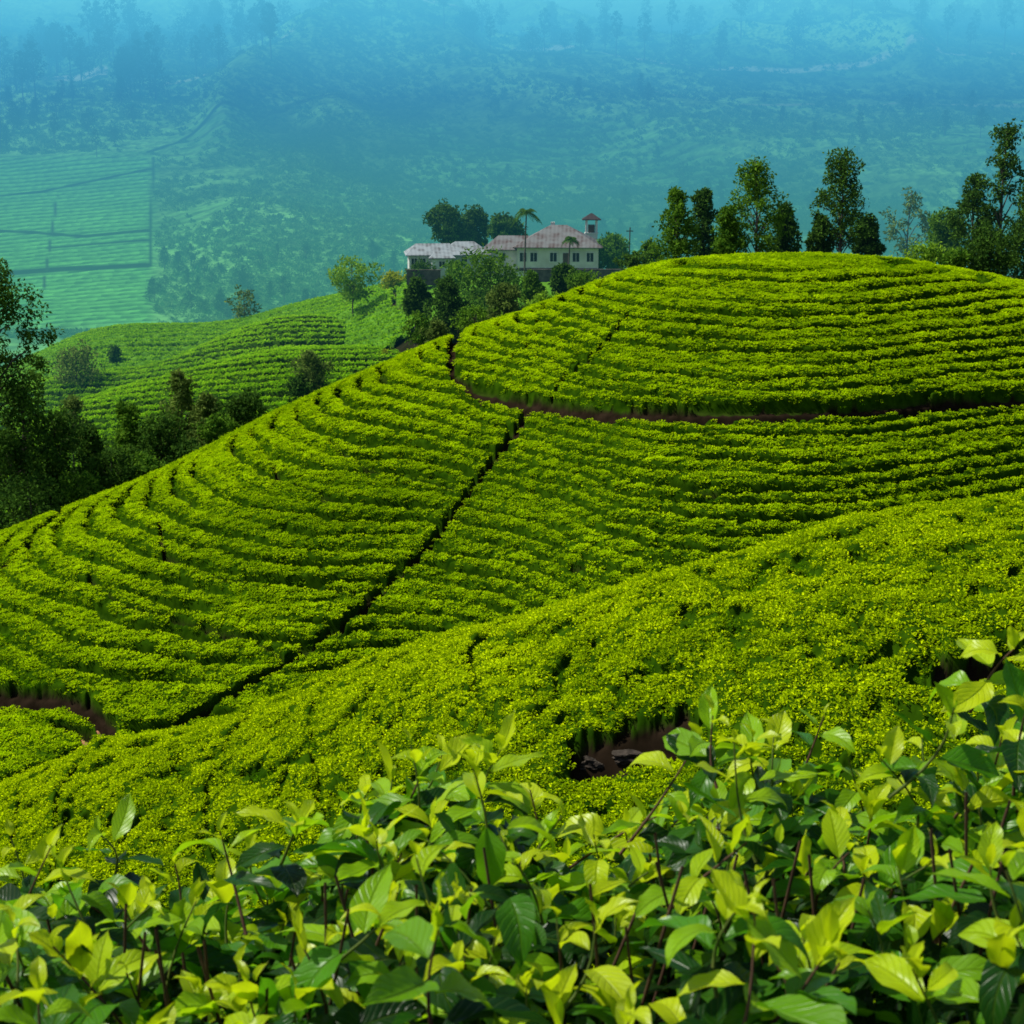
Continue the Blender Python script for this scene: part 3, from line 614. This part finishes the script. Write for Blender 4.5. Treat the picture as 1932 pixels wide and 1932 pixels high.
# ---------------------------------------------------------------- foreground tea bushes
def fg_leafmat():
    m,nt,o=newmat('fresh_tea_leaf')
    a=ND(nt,'ShaderNodeAttribute',attribute_name='lt').outputs['Fac']
    uv=ND(nt,'ShaderNodeAttribute',attribute_name='luv');sp=ND(nt,'ShaderNodeSeparateXYZ');nt.links.new(uv.outputs['Vector'],sp.inputs[0])
    u,v=sp.outputs[0],sp.outputs[1];av=math_(nt,'ABSOLUTE',v)
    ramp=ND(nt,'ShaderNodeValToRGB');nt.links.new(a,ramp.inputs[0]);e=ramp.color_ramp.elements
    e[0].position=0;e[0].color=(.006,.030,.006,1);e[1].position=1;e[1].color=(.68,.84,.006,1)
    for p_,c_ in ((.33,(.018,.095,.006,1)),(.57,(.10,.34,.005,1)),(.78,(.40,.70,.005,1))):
        x=e.new(p_);x.color=c_
    tc=ND(nt,'ShaderNodeTexCoord');nz=ND(nt,'ShaderNodeTexNoise');nz.inputs['Scale'].default_value=35;nt.links.new(tc.outputs['Object'],nz.inputs['Vector'])
    col=mixc(nt,math_(nt,'MULTIPLY',nz.outputs[0],.2),ramp.outputs[0],(.014,.06,.004))
    ph=math_(nt,'SUBTRACT',math_(nt,'MULTIPLY',u,8.),math_(nt,'MULTIPLY',av,2.4));fr=math_(nt,'FRACT',ph)
    side=math_(nt,'SUBTRACT',1.,math_(nt,'MULTIPLY',math_(nt,'ABSOLUTE',math_(nt,'SUBTRACT',fr,.5)),7.),True)
    mid=math_(nt,'SUBTRACT',1.,math_(nt,'MULTIPLY',av,12.),True)
    vein=math_(nt,'MAXIMUM',math_(nt,'MULTIPLY',side,.4),mid)
    col=mixc(nt,math_(nt,'MULTIPLY',vein,.24),col,(.28,.46,.03))
    p=ND(nt,'ShaderNodeBsdfPrincipled');nt.links.new(col,p.inputs['Base Color']);p.inputs['Roughness'].default_value=.36;p.inputs['Specular IOR Level'].default_value=.38
    b=ND(nt,'ShaderNodeBump');b.inputs['Strength'].default_value=.8;b.inputs['Distance'].default_value=.002;b.invert=True;nt.links.new(math_(nt,'ADD',vein,math_(nt,'MULTIPLY',fr,.5)),b.inputs['Height']);nt.links.new(b.outputs[0],p.inputs['Normal'])
    tr=ND(nt,'ShaderNodeBsdfTranslucent');nt.links.new(col,tr.inputs[0])
    mx=ND(nt,'ShaderNodeMixShader');mx.inputs[0].default_value=.52;nt.links.new(p.outputs[0],mx.inputs[1]);nt.links.new(tr.outputs[0],mx.inputs[2]);nt.links.new(mx.outputs[0],o.inputs[0]);return m
M['fg']=fg_leafmat()
M['stem']=simple('green_stem',(.06,.11,.012),(.12,.14,.025),20,.6)
M['twig']=simple('twig',(.05,.025,.015),(.13,.07,.04),30,.8,.3)
nu,nv=13,7
tt=np.linspace(0,1,nu);ss=np.linspace(-1,1,nv)
prof=np.sin(np.pi*tt**.85)**.8*(1-.35*sst(.7,1,tt));prof[0]=.03;prof[-1]=.0
GF=gridfaces(nu,nv)
def big_leaves(P,D,N,L,LT,rng,wr=.42):
    VV=[];LTa=[];UV=[];F=[]
    for i in range(len(P)):
        d=D[i]/np.linalg.norm(D[i]);s=np.cross(d,N[i]);s/=np.linalg.norm(s)+1e-9;n=np.cross(s,d)
        l=L[i];w=l*wr*.5*rng.uniform(.8,1.2);bend=rng.uniform(-.1,1.5);fold=rng.uniform(.1,.6);tw=rng.uniform(-.7,.7);wav=rng.uniform(.03,.13);p0=rng.uniform(0,6);sw=rng.normal(0,.22)
        ang=bend*(tt-.1)*1.3
        x=np.cumsum(np.cos(ang))/nu*l;z=-np.cumsum(np.sin(ang))/nu*l
        ww=prof*w*(1+.05*np.sin(tt*60))
        sv=ss[None,:]*ww[:,None];zz=z[:,None]+np.abs(sv)*fold+wav*w*np.sin(tt[:,None]*14+p0+ss[None,:]*2)*np.abs(ss[None,:])**2*1.5
        zz=zz+tw*sv*tt[:,None];xx=x[:,None]+0*sv+np.abs(sv)*.12
        V=P[i]+xx[...,None]*d+(sv+sw*l*tt[:,None]**2)[...,None]*s+zz[...,None]*n
        VV.append(V.reshape(-1,3));F.append(GF+i*nu*nv);LTa.append(np.full(len(GF),LT[i]))
        UV.append(np.stack([np.repeat(tt,nv),np.tile(ss,nu),np.zeros(nu*nv)],1))
    return np.concatenate(VV),np.concatenate(F),np.concatenate(LTa),np.concatenate(UV)
def leaf_obj(name,P,D,N,L,LT,rng,parent):
    V,F,lt,uv=big_leaves(P,D,N,L,LT,rng)
    return link(name,fast_mesh(name,V,F,M['fg'],True,{'luv':('FLOAT_VECTOR',uv)},lt),parent)
OX=[-200,0,150,300,420,540,660,760,830,950,1040,1120,1200,1280,1330,1440,1560,1680,1790,1860,1932,2200]
OY=[1625,1625,1615,1670,1620,1625,1570,1470,1450,1490,1570,1600,1590,1530,1450,1460,1470,1500,1430,1400,1370,1320]
def outl(px):return np.interp(px,OX,OY)
def shoot(px,py,Y,bush,rng,vig=1.,young=0.):
    top=P3(px,py,Y)-np.array(bush.location);ln=rng.uniform(.09,.16)
    lean=np.array([rng.normal(0,.5),rng.normal(0,.35),0]);base=top-np.array([0,0,ln])-lean*ln
    t=np.linspace(0,1,7);P=base+(top-base)*t[:,None]+np.outer(np.sin(t*np.pi),rng.normal(0,.010,3))
    q=Q();q.tube(P,.0021*(1.25-.75*t),6);st=q.build('shoot',M['stem'] if rng.random()<.6 else M['twig'],bush)
    n=rng.integers(7,11);Pl=[];D=[];N=[];L=[];LT=[];a=rng.uniform(0,6.28);y0=rng.normal(0,.13)+young
    for i in range(n):
        f=1-i/n*.98;a+=2.4+rng.normal(0,.3);p=np.array([np.interp(f,t,P[:,j]) for j in range(3)])
        age=i/(n-1);el=1.25-1.25*min(1,age*1.6)+rng.normal(0,.28)
        if i==0: el=1.45
        d=np.array([math.cos(a)*math.cos(el),math.sin(a)*math.cos(el),math.sin(el)])
        nn=np.array([-math.cos(a)*math.sin(el),-math.sin(a)*math.sin(el),math.cos(el)+.05])+rng.normal(0,.25,3)
        Pl.append(p);D.append(d);N.append(nn);L.append((.032 if i==0 else .044+.050*min(1,age*1.8))*rng.uniform(.75,1.25)*vig)
        LT.append(float(np.clip(1.15-1.05*age+rng.normal(0,.14)+y0,.03,1)))
    leaf_obj('leaves',Pl,D,N,L,LT,rng,st)
fr=np.random.default_rng(5)
bushes=[]
for px,lb in ((320,'closest tea bush at the lower left, low top with scattered bright shoots'),(960,'closest tea bush at the bottom centre, rising to a clump of pale young shoots'),(1600,'closest tea bush at the lower right, tallest of the front bushes')):
    p=P3(px,1800,2.1);p[2]=-1.85-.62*2.1;bushes.append(thing('tea_bush',p,lb,'tea bush','tea bushes at the bottom edge'))
def bsel(px):return bushes[0 if px<640 else (1 if px<1280 else 2)]
key=[(20,1580),(95,1600),(185,1572),(330,1630),(415,1570),(470,1610),(560,1555),(690,1500),(740,1470),(775,1405),(800,1440),(835,1420),(890,1440),(945,1415),(1000,1490),(1060,1540),(1120,1575),(1180,1570),(1240,1540),(1315,1400),(1345,1350),(1385,1400),(1420,1395),(1460,1385),(1555,1350),(1600,1430),(1660,1430),(1740,1395),(1800,1335),(1850,1310),(1912,1225),(1940,1330),(1890,1390),(1990,1300),(-40,1610)]
for px,py in key: shoot(px,py,fr.uniform(1.95,2.4),bsel(px),fr,1.,.12)
for band,(n,o0,o1,Y0,Y1) in enumerate(((60,20,140,1.9,2.4),(52,110,260,1.65,2.0),(40,250,430,1.40,1.7))):
    for j in range(n):
        px=-100+2140*(j+fr.uniform(-1,2))/n;shoot(px,float(outl(px))+fr.uniform(o0,o1),fr.uniform(Y0,Y1),bsel(px),fr,1.0+.06*band,(.12,.08,-.02)[band])
for bi,b in enumerate(bushes):
    n=1400;x0,x1=((-150,700),(560,1360),(1220,2090))[bi]
    px=fr.uniform(x0,x1,n);o_=outl(px);dpy=fr.uniform(0,1,n)**.8*600+45;py=o_+dpy
    Yv=np.clip(2.45-dpy/620*.75+fr.normal(0,.17,n),1.3,2.9)
    P=np.array([P3(a,c_,y) for a,c_,y in zip(px,py,Yv)])-np.array(b.location)
    a=fr.uniform(0,6.28,n);el=fr.normal(.2,.55,n);D=np.stack([np.cos(a)*np.cos(el),np.sin(a)*np.cos(el),np.sin(el)],1);N=np.tile([0,0,1.],(n,1))+fr.normal(0,.45,(n,3))
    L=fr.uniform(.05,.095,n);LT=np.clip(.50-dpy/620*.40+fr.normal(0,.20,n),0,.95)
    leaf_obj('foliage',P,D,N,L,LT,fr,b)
    q=Q()
    for j in range(60):
        x=fr.uniform(x0,x1);top=P3(x,float(outl(x))+fr.uniform(90,280),fr.uniform(1.65,2.4))-np.array(b.location)
        base=np.array([top[0]*.35+fr.normal(0,.15),fr.normal(.05,.15),.0]);t=np.linspace(0,1,9)
        P=base+(top-base)*t[:,None];P[:,0]+=.06*np.sin(t*7+j)*t;P[:,1]+=.04*np.cos(t*6+j*2)*t;q.tube(P,.0068*(1-.72*t),6)
    q.build('branches',M['twig'],b)
# ---------------------------------------------------------------- light, camera
sd=np.array([-.60,.12,.79]);sd/=np.linalg.norm(sd)
w=bpy.data.worlds.new('World');sc.world=w;w.use_nodes=True;nt=w.node_tree;bg=nt.nodes['Background'];sk=nt.nodes.new('ShaderNodeTexSky');sk.sky_type='NISHITA';sk.sun_disc=False
sk.sun_elevation=math.asin(sd[2]);sk.sun_rotation=math.atan2(sd[0],sd[1]);nt.links.new(sk.outputs[0],bg.inputs[0]);bg.inputs[1].default_value=.10
L=bpy.data.lights.new('sun','SUN');L.energy=5.0;L.angle=math.radians(.5);L.color=(1,.97,.87);lo=link('sun',L)
lo.rotation_euler=Vector(sd).to_track_quat('Z','Y').to_euler()
cam=bpy.data.cameras.new('camera');cam.sensor_width=36;cam.lens=36/W;cam.clip_end=12000;cam.clip_start=.05
cam.dof.use_dof=True;cam.dof.focus_distance=7;cam.dof.aperture_fstop=14
cb=link('camera',cam);cb.rotation_euler=(math.pi/2-TH,0,0);sc.camera=cb
sc.view_settings.view_transform='Standard';sc.view_settings.look='None';sc.view_settings.exposure=0
